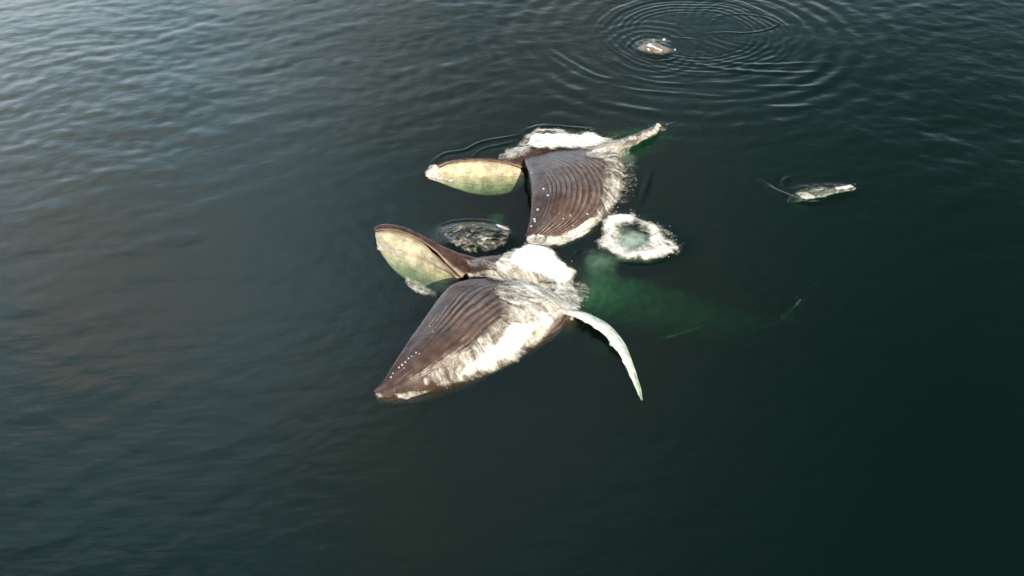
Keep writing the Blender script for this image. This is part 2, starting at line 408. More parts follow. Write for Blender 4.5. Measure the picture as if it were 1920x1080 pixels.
def flipper(pts, wid, thick, tilt, top, under, ns=110, ntt=30, knobs=9, seed=0., edge=None):
    """pts along the leading-to-tip line; tilt = unit vector across the blade"""
    C = cr(np.asarray(pts), ns); Wd = cr(np.asarray(wid)[:, None], ns)[:, 0]; Th = cr(np.asarray(thick)[:, None], ns)[:, 0]
    T = np.gradient(C, axis=0); T /= np.linalg.norm(T, axis=1)[:, None]
    A = np.broadcast_to(np.asarray(tilt, float), T.shape); A = A-(A*T).sum(1)[:, None]*T; A /= np.linalg.norm(A, axis=1)[:, None]
    B = np.cross(T, A); B *= np.sign(B[:, 2:3])
    th = np.linspace(0, 2*np.pi, ntt, endpoint=False); s = np.linspace(0, 1, ns)
    kn = 1+.24*sstep(s, .1, .4)[:, None]*np.clip(np.cos(th)[None], 0, 1)**3*np.clip(np.sin(s*np.pi*knobs*2+seed+1.5*np.sin(s*19)), 0, 1)[:, None]
    trail = 1+.05*np.clip(-np.cos(th)[None], 0, 1)**2*np.sin(s*37+seed)[:, None]
    a = np.cos(th); b = np.sin(th)*(.55+.45*np.cos(th))          # blunt front, thin trailing edge
    G = C[:, None]+A[:, None]*(a[None]*kn*trail*Wd[:, None])[..., None]+B[:, None]*(b[None]*Th[:, None])[..., None]
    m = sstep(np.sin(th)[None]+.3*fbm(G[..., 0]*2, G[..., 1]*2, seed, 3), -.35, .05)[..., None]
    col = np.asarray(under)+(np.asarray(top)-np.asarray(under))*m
    sp = sstep(fbm(G[..., 0]*5, G[..., 1]*5, G[..., 2]*5+seed, 3), .22, .34)[..., None]
    col = col+(DARK2*2-col)*sp*.3
    if edge is not None:
        e = (np.clip(np.cos(th), 0, 1)**4)[None]*sstep(fbm(G[..., 0]*4, G[..., 1]*4, seed+3, 2), -.2, .1)
        col = col+(np.asarray(edge)-col)*e[..., None]
    return G, col
def rostrum(T, R, back, zb=-.9, seed=0., ns=90):
    """long narrow upper jaw: ridge line T and lip line R, both (px, py, z)"""
    S = []
    for (a, b, c), (d, e, f), bk in zip(T, R, back):
        t_, r_ = P(a, b, c), P(d, e, f); y = np.array([0, 1.0, 0])*bk; zz = lambda v, z: np.array([v[0], v[1], z])
        k = bk/.45
        S.append([t_, (t_+r_)/2+np.array([0, -.02, .045])*k, r_, r_+y*.35+np.array([0, 0, -.06*k]), zz(r_+y*.9, r_[2]-.55*k), zz(t_+y*2.4, t_[2]-1.45*k), zz(t_+y*1.5, t_[2]-.95*k), t_+y*.55+np.array([0, 0, -.28*k])])
    G = cr(np.array(S), ns); u = np.linspace(0, 8, 64, endpoint=False)
    G = np.moveaxis(cr(np.moveaxis(G, 1, 0), 0, closed=True, u=u), 0, 1)
    d = .02*fbm(G[..., 0]*3, G[..., 1]*3, G[..., 2]*3+seed, 3)
    G = G+normals(G)*d[..., None]
    m = np.clip(.45+1.5*fbm(G[..., 0]*3, G[..., 1]*3, seed, 4), 0, 1)[..., None]
    col = DARK*1.1+(DARK2*1.15-DARK)*m
    lip_glint = np.exp(-((u-1.75)/.15)**2)[None, :, None]  # specular streak along the wet lip, painted into the skin colour
    col = col+(np.array([.60, .42, .30])-col)*lip_glint*.9
    return G, col
def baleen(R, Wl, Bt, seed=0., ns=150, bulge=.06):
    """fringed baleen rack and palate: top edge R, waterline Wl, submerged foot Bt"""
    S = []
    for r, w, b in zip(R, Wl, Bt):
        r, w, b = P(*r), P(*w), P(*b); k = min(1, np.linalg.norm(b-r)); y = np.array([0, .30, 0])*k; bl = np.array([0, -bulge, .02])*k
        S.append([r+np.array([0, .05, -.02])*k, r*.9+w*.1, (r+w)/2+bl, w+bl*.6, (w+b)/2+bl, b, b+y+np.array([0, 0, -.12])*k, w+y*1.6, r+y*.9+np.array([0, 0, -.12])*k])
    S = np.array(S); G = cr(S, ns); u = np.r_[np.linspace(0, 5, 150, endpoint=False), np.linspace(5, 9, 24, endpoint=False)]
    G = np.moveaxis(cr(np.moveaxis(G, 1, 0), 0, closed=True, u=u), 0, 1)
    s = np.linspace(0, 1, ns)[:, None]; U = (u/5)[None, :]; s, U = np.broadcast_arrays(s, U)
    fr = fbm(s*5+seed, U*26, 0., 3); fr2 = fbm(s*70, U*3+seed, 0., 2)
    G = G+normals(G)*(.014*fr+.007*fr2+.03*fbm(G[..., 0]*1.6, G[..., 1]*1.6, G[..., 2]*1.6, 2))[..., None]*(U < 1)[..., None]
    m = np.clip(.5+.9*fr+.5*fr2, 0, 1)[..., None]; top = (1-sstep(U, .0, .32))[..., None]
    col = CREAM*.86+CREAM*.16*m
    col = col+(TAN-col)*(top*.9*(.6+.5*m))
    rear = sstep(s, .62, 1.0)[..., None]; col = col+(TAN*1.1-col)*rear*(1-sstep(U, .1, .6))[..., None]*.7
    st = sstep(fbm(s*9, U*7+seed, 5., 4), .12, .4)[..., None]
    col = col+(np.array([.36, .29, .17])-col)*st*.45
    return G, col
def ico(sub=1):
    import bmesh
    bm = bmesh.new(); bmesh.ops.create_icosphere(bm, subdivisions=sub, radius=1); V = np.array([v.co[:] for v in bm.verts]); F = np.array([[v.index for v in f.verts] for f in bm.faces]); bm.free(); return V, F
IV, IF = ico(1)
def barnacle_mesh():
    a = np.linspace(0, 2*np.pi, 9, endpoint=False); V = []
    for r, z in ((1, -.2), (.95, .25), (.6, .75), (.38, .72), (.3, .35)): V += [[r*math.cos(t)*(1+.1*math.sin(4*t)), r*math.sin(t)*(1+.1*math.sin(3*t)), z] for t in a]
    F = gridF(5, 9, True); return np.array(V), F
BV, BF = barnacle_mesh(); BARN_ME = mesh_from('barnacle', BV, BF); BARN_ME.materials.append(BARN)

def put_barnacles(root, org, bvh, spots):
    for (px, py, size) in spots:
        c = Vector((0, 0, CAM_H)); d = Vector(P(px, py, 0))-c; d.normalize()
        loc, nrm, idx, dist = bvh.ray_cast(c, d)
        if loc is None: continue
        if nrm.dot(d) > 0: nrm = -nrm
        b = bpy.data.objects.new('barnacle', BARN_ME); scene.collection.objects.link(b); b.parent = root
        b.location = loc-Vector(org); b.rotation_euler = nrm.to_track_quat('Z', 'Y').to_euler(); b.scale = (size, size, size*.8)
def empty(name, loc):
    o = bpy.data.objects.new(name, None); scene.collection.objects.link(o); o.location = loc; return o

# ============================================================ nearer whale
orgA = P(960, 560, 0)
wA = empty('humpback_whale', orgA)
tag(wA, 'nearer whale lying on its side with gaping mouth and one long white flipper raised', 'whale', 'humpback whales lunging at the surface')
bA = Body()
secA = [  # lip, waterline, bulge height, depth
    (701, 733, .06, 714, 748, -.03, .12, .30),
    (717, 716, .26, 752, 741, -.03, .30, .6),
    (741, 678, .56, 812, 728, -.03, .62, 1.0),
    (775, 628, .84, 882, 703, -.03, .92, 1.4),
    (806, 583, 1.00, 940, 678, -.03, 1.12, 1.6),
    (829, 552, 1.02, 990, 645, -.03, 1.18, 1.8),
    (852, 532, .96, 1040, 622, -.03, 1.10, 1.9),
    (892, 523, .84, 1068, 598, -.05, .95, 1.9),
    (945, 524, .55, 1092, 588, -.15, .65, 1.9),
    (1010, 535, -.1, 1105, 590, -.8, -.1, 1.8),
    (1050, 548, -1.2, 1115, 590, -1.9, -1.2, 1.2)]
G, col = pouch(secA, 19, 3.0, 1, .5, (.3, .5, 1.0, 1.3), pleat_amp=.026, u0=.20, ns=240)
bA.add(G, col)
TA = [(700, 428, .38), (714, 421, .62), (748, 423, .78), (786, 438, .80), (823, 458, .74), (858, 474, .62), (900, 486, .40)]
RA = [(702, 434, .33), (722, 431, .52), (752, 435, .66), (788, 451, .66), (816, 471, .58), (840, 497, .46), (864, 520, .28)]
G, col = rostrum(TA, RA, [.12, .30, .42, .5, .52, .5, .45], seed=2.); bA.add(G, col)
G, col = tube([P(850, 492, -.05), P(890, 503, .12), P(935, 508, .05), P(1000, 520, -.55), P(1110, 548, -2.6), P(1250, 582, -4.3), P(1370, 606, -4.9), P(1450, 596, -4.2), P(1478, 588, -3.2)],
              [.18, .42, .62, .95, 1.15, 1.22, .85, .35, .18], ns=110, belly=(.25, -.8, .45), seed=1.); bA.add(G, col)
FLA = [P(1020, 580, .05), P(1068, 584, .06), P(1106, 597, .02), P(1142, 622, .0), P(1168, 658, -.02), P(1186, 699, -.14), P(1197, 728, -.32), P(1204, 750, -.55)]
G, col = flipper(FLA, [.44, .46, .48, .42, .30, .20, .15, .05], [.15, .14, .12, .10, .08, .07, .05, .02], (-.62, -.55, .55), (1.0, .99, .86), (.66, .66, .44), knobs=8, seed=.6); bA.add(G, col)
# far flipper hanging below the body, only its pale edge catches light
G, col = flipper([P(1215, 640, -4.2), P(1240, 636, -3.0), P(1262, 630, -2.6), P(1300, 618, -2.9), P(1325, 608, -3.0)], [.06, .10, .07, .04, .02], [.08, .07, .05, .04, .01], (.1, -.3, .9), (.85, .85, .8), (.6, .6, .55), ns=50, seed=2.); bA.add(G, col)
# flukes
for pts, ed in (([P(1470, 590, -2.5), P(1500, 565, -1.7), P(1528, 540, -2.8), P(1545, 512, -2.4)], (.8, .8, .75)), ([P(1470, 592, -2.6), P(1490, 610, -4.2), P(1500, 640, -5.2), P(1490, 665, -6.0)], (.5, .5, .45))):
    G, col = flipper(pts, [.18, .22, .16, .05], [.10, .07, .04, .01], (-.7, -.6, .05), DARK2, (.3, .3, .28), ns=60, knobs=13, seed=1.3, edge=ed); bA.add(G, col)
bodyA = bA.build('body', SKIN, wA, orgA)
pA = Body()
BAl = [(706, 447, .02), (710, 466, -.12), (733, 500, -.5), (760, 523, -.8), (797, 545, -.95), (835, 549, -.85), (868, 524, -.4)]
WAl = [(704, 441, .16), (715, 460, .02), (742, 473, .02), (774, 484, 0), (806, 497, 0), (838, 510, 0), (869, 517, .08)]
RAb = [(704, 436, .30), (724, 435, .47), (752, 441, .58), (786, 457, .58), (811, 480, .48), (834, 504, .36), (858, 523, .20)]
G, col = baleen(RAb, WAl, BAl, seed=1.); pA.add(G, col)
tag(pA.build('baleen', PALE, wA, orgA), 'cream baleen and palate, half under green water')

# ============================================================ farther whale
orgB = P(1050, 330, 0)
wB = empty('humpback_whale', orgB)
tag(wB, 'farther whale with fan shaped pleated brown throat pouch and a dark knobbly flipper', 'whale', 'humpback whales lunging at the surface')
bB = Body()
secB = [
    (986, 446, .02, 996, 452, -.04, .04, .25),
    (990, 430, .20, 1050, 448, -.03, .26, .6),
    (995, 404, .42, 1108, 425, -.03, .55, 1.0),
    (997, 376, .62, 1145, 395, -.03, .82, 1.4),
    (997, 350, .74, 1163, 360, -.03, 1.0, 1.6),
    (993, 326, .76, 1168, 325, -.03, 1.02, 1.8),
    (986, 306, .66, 1165, 298, -.03, .88, 1.8),
    (984, 294, .46, 1150, 283, -.05, .62, 1.8),
    (1000, 280, .18, 1145, 272, -.2, .28, 1.7),
    (1040, 270, -.3, 1140, 262, -.6, -.2, 1.5)]
G, col = pouch(secB, 20, 11.0, 1, 1.8, (.0, .15, .62, .85), pleat_amp=.028, u0=.24, ns=240, streak=.25)
bB.add(G, col)
TB = [(800, 325, .10), (817, 311, .34), (842, 302, .46), (880, 297, .52), (920, 297, .52), (955, 301, .46), (985, 306, .36)]
RB = [(801, 328, .08), (819, 315, .30), (844, 305, .42), (881, 301, .48), (920, 301, .48), (953, 306, .40), (978, 315, .28)]
G, col = rostrum(TB, RB, [.10, .25, .36, .42, .45, .45, .4], seed=5.); bB.add(G, col)
G, col = tube([P(935, 304, .0), P(965, 302, .12), P(1000, 300, .05), P(1060, 292, -.6), P(1130, 280, -2.0), P(1210, 262, -3.4), P(1285, 238, -4.0), P(1322, 226, -3.2)],
              [.2, .42, .6, .9, 1.1, .95, .4, .15], ns=90, belly=(.5, -.7, .2), seed=4.); bB.add(G, col)
FLB = [P(1090, 290, .05), P(1120, 283, .18), P(1150, 274, .22), P(1185, 262, .25), P(1210, 251, .26), P(1227, 242, .26), P(1237, 234, .20)]
G, col = flipper(FLB, [.26, .28, .27, .25, .20, .15, .05], [.12, .12, .11, .10, .08, .07, .03], (.35, -.80, -.15), (.16, .12, .10), (.4, .4, .35), knobs=8, seed=1.6, edge=(.62, .58, .50)); bB.add(G, col)
for pts in ([P(1318, 226, -3.2), P(1330, 219, -2.3), P(1336, 210, -1.7)], [P(1318, 228, -3.2), P(1316, 238, -2.6), P(1310, 250, -2.9)]):
    G, col = flipper(pts, [.25, .3, .05], [.08, .05, .01], (-.8, -.5, .1), DARK2, (.3, .3, .28), ns=40, knobs=9, seed=.3, edge=(.6, .62, .55)); bB.add(G, col)
bodyB = bB.build('body', SKIN, wB, orgB)
pB = Body()
BBl = [(803, 335, -.04), (822, 341, -.18), (850, 352, -.5), (885, 362, -.75), (922, 365, -.88), (957, 360, -.85), (985, 345, -.5)]
WBl = [(802, 331, .02), (822, 331, 0), (848, 328, 0), (883, 328, 0), (921, 328, 0), (955, 329, 0), (983, 327, .02)]
RBb = [(803, 330, .05), (821, 318, .24), (845, 308, .38), (881, 304, .44), (920, 304, .44), (951, 309, .36), (976, 317, .24)]
G, col = baleen(RBb, WBl, BBl, seed=6.); pB.add(G, col)
tag(pB.build('baleen', PALE, wB, orgB), 'cream baleen and palate glowing green below the waterline')

# a third animal barely breaking the surface, and a flipper showing at the right
orgC = P(1225, 90, 0)
wC = empty('surfacing_whale', orgC)
tag(wC, 'small brown snout tip just breaking the surface inside ring ripples', 'whale')
bC = Body()
G, col = tube([P(1192, 92, -.55), P(1208, 90, -.12), P(1225, 91, -.03), P(1243, 93, -.10), P(1262, 95, -.5)], [.12, .34, .40, .34, .14], ns=40, flat=.45, seed=8., dark=np.array([.20, .14, .10])); bC.add(G, col)
bC.build('body', SKIN, wC, orgC)
orgD = P(1540, 360, 0)
wD = empty('submerged_whale', orgD)
tag(wD, 'dark flipper tip awash in a little white water at the right', 'whale')
bD = Body()
G, col = flipper([P(1480, 372, -.7), P(1505, 367, -.26), P(1535, 362, -.18), P(1570, 355, -.10), P(1597, 352, -.07), P(1604, 352, -.12)], [.2, .26, .24, .2, .14, .03], [.12, .12, .1, .1, .08, .02], (.1, -.9, .1), (.10, .085, .07), (.3, .3, .26), ns=70, knobs=6, seed=3.3, edge=(.5, .48, .4)); bD.add(G, col)
bD.build('body', SKIN, wD, orgD)

# ============================================================ barnacles, and pale jaw dots standing in for glints
bodies = [bA, pA, bB, pB, bC, bD]
Vs, Fs, n = [], [], 0
for b in bodies:
    v, f = b.world(); Vs.append(v); Fs.append(f+n); n += len(v)
WHV = np.concatenate(Vs); WHF = np.concatenate(Fs)
bvh = BVHTree.FromPolygons([tuple(v) for v in WHV], [tuple(f) for f in WHF])
r5 = np.random.default_rng(5)
spotsA = [(733, 707, .030), (737, 700, .026), (748, 689, .03), (754, 684, .034), (760, 679, .03), (766, 672, .028), (772, 668, .022), (780, 661, .026), (786, 663, .018), (758, 690, .018), (806, 612, .02), (812, 622, .016), (820, 600, .016), (815, 565, .016),  # jaw row: tubercles given pale shells to imitate their wet glints
          (1072, 597, .075), (1093, 601, .03), (1127, 626, .04), (1133, 621, .035), (1146, 645, .085), (1154, 650, .06), (1176, 688, .05), (1182, 693, .05), (1189, 706, .05)]
put_barnacles(wA, orgA, bvh, spotsA)
spotsB = [(1019, 354, .045), (1027, 366, .04), (1008, 393, .05), (1002, 411, .05), (1003, 415, .04), (996, 424, .04), (1000, 441, .05), (1009, 440, .04), (1069, 404, .03), (1056, 410, .03), (1101, 401, .04), (1074, 423, .035), (996, 324, .03),
          (1160, 270, .09), (1167, 265, .08), (1183, 260, .11), (1190, 259, .10), (1207, 252, .09), (1218, 249, .10), (1226, 246, .10), (1231, 241, .11), (1234, 235, .11), (1199, 257, .05), (1190, 250, .05)]
put_barnacles(wB, orgB, bvh, spotsB)

# ============================================================ foam
def inpoly(px, py, poly):
    ins = np.zeros(px.shape, bool); d = np.full(px.shape, 1e9); n = len(poly)
    for i in range(n):
        x1, y1 = poly[i]; x2, y2 = poly[(i+1) % n]
        c = ((y1 > py) != (y2 > py)) & (px < (x2-x1)*(py-y1)/((y2-y1) if y2 != y1 else 1e-9)+x1); ins ^= c
        ex, ey = x2-x1, y2-y1; t = np.clip(((px-x1)*ex+(py-y1)*ey)/(ex*ex+ey*ey+1e-9), 0, 1)
        d = np.minimum(d, np.hypot(px-x1-t*ex, py-y1-t*ey))
    return np.where(ins, d, -d)
# patches: name, label, [(polygon, density, feather px)], heap height, step (m)
FOAM = [
 ('foam_patch', 'bright white water heaped behind the throat of the farther whale', .26, .030, [
    ([(985, 275), (992, 258), (1005, 250), (1040, 250), (1070, 254), (1105, 248), (1125, 256), (1140, 268), (1110, 278), (1060, 282), (1010, 283)], 1.0, 9),
    ([(930, 292), (945, 277), (965, 272), (985, 250), (1005, 240), (1040, 238), (1075, 246), (1110, 243), (1130, 254), (1160, 262), (1185, 263), (1165, 280), (1120, 284), (1060, 285), (1000, 284), (985, 300), (960, 306), (935, 300)], .62, 13)]),
 ('foam_fringe', 'lacy foam fringe streaming off the right side of the pleated pouch', .10, .028, [
    ([(1090, 284), (1150, 270), (1180, 262), (1200, 262), (1178, 292), (1160, 300), (1172, 330), (1164, 352), (1160, 380), (1138, 400), (1118, 418), (1108, 404), (1128, 384), (1142, 352), (1144, 325), (1130, 304), (1100, 296)], .64, 10),
    ([(1125, 300), (1175, 300), (1180, 335), (1170, 375), (1130, 412), (1100, 425), (1110, 395), (1130, 360)], .52, 14),
    ([(1140, 300), (1200, 290), (1200, 345), (1185, 380), (1150, 415), (1115, 430), (1120, 400), (1150, 350)], .36, 16),
    ([(1205, 262), (1150, 268), (1100, 280), (1120, 290), (1180, 280)], .66, 8), ([(1110, 268), (1160, 266), (1200, 252), (1236, 238), (1246, 244), (1205, 268), (1170, 284), (1130, 290)], .62, 9), ([(1195, 246), (1225, 236), (1262, 230), (1250, 246), (1215, 262)], .40, 8)]),
 ('foam_strip', 'strip of foam along the lower tip of the farther pouch', .12, .028, [
    ([(985, 442), (1010, 440), (1050, 440), (1090, 418), (1120, 402), (1130, 412), (1108, 436), (1080, 452), (1050, 462), (1000, 464), (985, 455)], .78, 8)]),
 ('foam_patch', 'thick white churn of water between the two whales', .26, .028, [
    ([(955, 490), (965, 468), (990, 457), (1020, 462), (1042, 480), (1062, 498), (1076, 515), (1074, 532), (1055, 537), (1030, 525), (1000, 515), (970, 505)], 1.05, 10),
    ([(925, 496), (935, 482), (955, 468), (985, 454), (1030, 460), (1055, 488), (1082, 508), (1080, 538), (1095, 560), (1088, 582), (1040, 590), (1000, 560), (960, 530), (925, 522), (880, 522), (872, 514), (900, 508), (930, 508)], .74, 13),
    ([(1030, 540), (1085, 540), (1100, 560), (1092, 584), (1060, 594), (1025, 575)], .76, 16),
    ([(905, 498), (935, 488), (965, 500), (955, 516), (915, 512)], .56, 10), ([(862, 486), (905, 484), (935, 492), (925, 508), (880, 506)], .45, 10),
    ([(872, 512), (905, 505), (945, 512), (985, 522), (1040, 540), (1080, 556), (1060, 570), (1000, 552), (950, 530), (915, 524), (880, 524)], .74, 10), ([(1060, 520), (1100, 530), (1112, 548), (1104, 575), (1080, 560)], .50, 12)]),
 ('foam_sheet', 'broad sheet of foam pouring over the pouch of the nearer whale', .09, .026, [
    ([(945, 520), (990, 530), (1040, 545), (1075, 570), (1070, 592), (1045, 612), (1015, 650), (965, 686), (900, 712), (850, 728), (800, 734), (830, 700), (880, 665), (925, 630), (945, 600), (950, 560)], .72, 24),
    ([(960, 600), (1010, 610), (985, 655), (930, 685), (880, 708), (850, 712), (880, 680), (930, 640)], 1.0, 14),
    ([(920, 540), (950, 525), (1000, 560), (1000, 640), (880, 715), (790, 730), (785, 718), (810, 690), (860, 665), (905, 625), (935, 590), (930, 560)], .62, 18)]),
 ('foam_ring', 'ring of white splash with a green hole at its middle', .13, .028, [
    ([(1124, 412), (1140, 402), (1165, 396), (1188, 398), (1200, 406), (1222, 414), (1240, 430), (1252, 444), (1268, 452), (1274, 466), (1262, 480), (1240, 488), (1210, 491), (1175, 488), (1145, 478), (1118, 466), (1112, 452), (1126, 440), (1128, 425)], .84, 18),
    ([(1135, 405), (1165, 398), (1195, 402), (1190, 420), (1160, 425), (1140, 430)], 1.0, 12), ([(1165, 470), (1210, 468), (1250, 462), (1255, 478), (1210, 488), (1175, 484)], .95, 12),
    ([(1225, 412), (1262, 432), (1288, 455), (1280, 478), (1250, 492), (1230, 470)], .42, 14)]),
 ('foam_collar', 'small collar of foam at the snout tip of the farther whale', .10, .026, [
    ([(794, 322), (803, 312), (816, 309), (826, 316), (826, 330), (850, 338), (846, 344), (815, 338), (796, 333)], .80, 6)]),
 ('foam_fringe', 'foam streaks lying in the open mouth of the nearer whale', .07, .024, [
    ([(704, 452), (722, 450), (740, 462), (765, 472), (758, 482), (735, 476), (716, 474), (706, 468)], .70, 12),
    ([(740, 462), (790, 478), (822, 484), (835, 496), (842, 520), (834, 524), (826, 500), (800, 492), (760, 484)], .42, 9),
    ([(756, 512), (775, 520), (800, 532), (822, 548), (820, 562), (800, 560), (775, 548), (758, 532)], .68, 14)]),
 ('foam_patch', 'thin broken foam on the glassy water dome above the nearer upper jaw', .02, .026, [
    ([(818, 432), (850, 418), (900, 414), (950, 424), (960, 440), (948, 465), (915, 478), (880, 478), (850, 462), (835, 448)], .45, 12),
    ([(835, 450), (870, 446), (920, 440), (935, 462), (910, 462), (880, 460), (855, 466)], .62, 10),
    ([(925, 418), (952, 422), (956, 434), (935, 428)], .7, 5)]),
 ('foam_patch', 'curdled grey foam under the chin tip of the nearer whale', .06, .026, [
    ([(702, 734), (716, 734), (722, 744), (710, 748), (702, 742)], .55, 6),
    ([(735, 738), (760, 734), (790, 732), (815, 728), (812, 736), (786, 744), (762, 752), (744, 748)], .66, 6)]),
 ('foam_patch', 'few bright foam flecks round the brown snout in the ripples', .015, .026, [
    ([(1208, 86), (1215, 82), (1228, 88), (1240, 90), (1246, 93), (1240, 97), (1226, 91), (1212, 90)], .95, 4),
    ([(1208, 94), (1214, 92), (1221, 96), (1216, 99)], .95, 3),
    ([(1242, 74), (1248, 73), (1250, 77), (1244, 78)], .9, 3), ([(1260, 90), (1264, 93), (1268, 99), (1262, 97)], .9, 3),
    ([(1190, 83), (1196, 85), (1200, 91), (1194, 89)], .7, 3),
    ([(1192, 74), (1250, 70), (1270, 92), (1240, 104), (1200, 98)], .38, 8)]),
 ('foam_patch', 'ragged foam washing over the dark flipper tip at the right', .02, .026, [
    ([(1492, 362), (1510, 359), (1528, 366), (1530, 374), (1512, 376), (1498, 372)], .82, 6),
    ([(1565, 350), (1594, 345), (1602, 352), (1590, 358), (1570, 356)], .82, 5),
    ([(1485, 350), (1530, 350), (1570, 345), (1604, 345), (1604, 360), (1560, 370), (1520, 378), (1495, 372)], .42, 9)]),
]
HOLE = [(1160, 432), (1172, 424), (1195, 424), (1208, 436), (1212, 450), (1200, 460), (1180, 462), (1166, 452)]
HOLE2 = [(1105, 262), (1135, 290), (1160, 288), (1165, 280), (1140, 278)]

fm, t = mat_new('foam')
o = N(t, 'ShaderNodeOutputMaterial'); b = N(t, 'ShaderNodeBsdfPrincipled')
tcn = N(t, 'ShaderNodeTexCoord'); at = N(t, 'ShaderNodeAttribute', attribute_name='dens')
flw = N(t, 'ShaderNodeAttribute', attribute_name='flow')
na = N(t, 'ShaderNodeTexNoise', ins={'Scale': 2.6, 'Detail': 8.0, 'Roughness': .60, 'Distortion': .7}); t.links.new(flw.outputs['Vector'], na.inputs['Vector'])
nb = N(t, 'ShaderNodeTexNoise', ins={'Scale': 11.0, 'Detail': 6.0, 'Roughness': .7}); t.links.new(flw.outputs['Vector'], nb.inputs['Vector'])
vadd = N(t, 'ShaderNodeVectorMath', operation='ADD'); vs = N(t, 'ShaderNodeVectorMath', operation='SCALE'); vs.inputs['Scale'].default_value = .22
t.links.new(nb.outputs['Color'], vs.inputs[0]); t.links.new(tcn.outputs['Object'], vadd.inputs[0]); t.links.new(vs.outputs[0], vadd.inputs[1])
vo = N(t, 'ShaderNodeTexVoronoi', feature='DISTANCE_TO_EDGE', ins={'Scale': 4.2}); t.links.new(vadd.outputs[0], vo.inputs['Vector'])
lace = M(t, 'MULTIPLY', SM(t, vo.outputs['Distance'], .20, .0), .07)
a = M(t, 'ADD', M(t, 'MULTIPLY', M(t, 'SUBTRACT', na.outputs['Fac'], .5), 1.25), M(t, 'MULTIPLY', M(t, 'SUBTRACT', nb.outputs['Fac'], .5), .5))
a = M(t, 'ADD', M(t, 'ADD', a, lace), at.outputs['Fac'])
alpha = SM(t, a, .36, .98)
tr = N(t, 'ShaderNodeBsdfTransparent'); mx = N(t, 'ShaderNodeMixShader')
cm = N(t, 'ShaderNodeMix', data_type='RGBA'); cm.inputs[6].default_value = (.52, .47, .38, 1); cm.inputs[7].default_value = (.93, .91, .86, 1)
t.links.new(SM(t, a, .55, 1.15), cm.inputs[0]); t.links.new(cm.outputs[2], b.inputs['Base Color'])
b.inputs['Roughness'].default_value = .7; b.inputs['Specular IOR Level'].default_value = .3
bm_ = N(t, 'ShaderNodeBump', ins={'Strength': 1.0, 'Distance': .010}); t.links.new(nb.outputs['Fac'], bm_.inputs['Height']); t.links.new(bm_.outputs[0], b.inputs['Normal'])
t.links.new(alpha, mx.inputs[0]); t.links.new(tr.outputs[0], mx.inputs[1]); t.links.new(b.outputs[0], mx.inputs[2]); t.links.new(mx.outputs[0], o.inputs[0])

# interpolated water height
def wh(x, y):
    ix = np.clip(np.searchsorted(xs, x)-1, 0, nc-2); iy = np.clip(np.searchsorted(ys, y)-1, 0, nr-2)
    fx = (x-xs[ix])/(xs[ix+1]-xs[ix]); fy = (y-ys[iy])/(ys[iy+1]-ys[iy])
    return (H[iy, ix]*(1-fx)+H[iy, ix+1]*fx)*(1-fy)+(H[iy+1, ix]*(1-fx)+H[iy+1, ix+1]*fx)*fy
# height field of whatever stands highest: sea or whale back (rasterised from the meshes)
HS = .03
hx0, hy0 = -10.0, 10.0; hnx, hny = 900, 1100
top = np.full((hny, hnx), -9.0)
tri = np.concatenate([WHF[:, [0, 1, 2]], WHF[:, [0, 2, 3]]])
tri = tri[WHV[tri][:, :, 2].max(1) > -.35]
big = np.linalg.norm(WHV[tri[:, 0]]-WHV[tri[:, 1]], axis=1)+np.linalg.norm(WHV[tri[:, 1]]-WHV[tri[:, 2]], axis=1) > .09
small_w = ((1, 0, 0), (.5, .5, 0), (0, .5, .5), (1/3, 1/3, 1/3), (.5, 0, .5))
big_w = [(i/14, j/14, 1-(i+j)/14) for i in range(15) for j in range(15-i)]
alltri = tri
for wgt, tri in [(w_, alltri) for w_ in small_w]+[(w_, alltri[big]) for w_ in big_w]:
    p = WHV[tri[:, 0]]*wgt[0]+WHV[tri[:, 1]]*wgt[1]+WHV[tri[:, 2]]*wgt[2]
    ix = ((p[:, 0]-hx0)/HS).round().astype(int); iy = ((p[:, 1]-hy0)/HS).round().astype(int)
    ok = (ix >= 0) & (ix < hnx) & (iy >= 0) & (iy < hny)
    np.maximum.at(top, (iy[ok], ix[ok]), p[ok, 2])
for _ in range(2):                                  # fill pinholes, then soften
    q = top.copy()
    for dy, dx in ((0, 1), (0, -1), (1, 0), (-1, 0)): q = np.maximum(q, np.where(top > -5, top, np.roll(top, (dy, dx), (0, 1))))
    top = q
def topz(x, y):
    fx = np.clip((x-hx0)/HS, 0, hnx-2); fy = np.clip((y-hy0)/HS, 0, hny-2); ix = fx.astype(int); iy = fy.astype(int); fx = fx-ix; fy = fy-iy
    w = wh(x, y); g = lambda j, i: np.maximum(top[j, i], w)
    return (g(iy, ix)*(1-fx)+g(iy, ix+1)*fx)*(1-fy)+(g(iy+1, ix)*(1-fx)+g(iy+1, ix+1)*fx)*fy

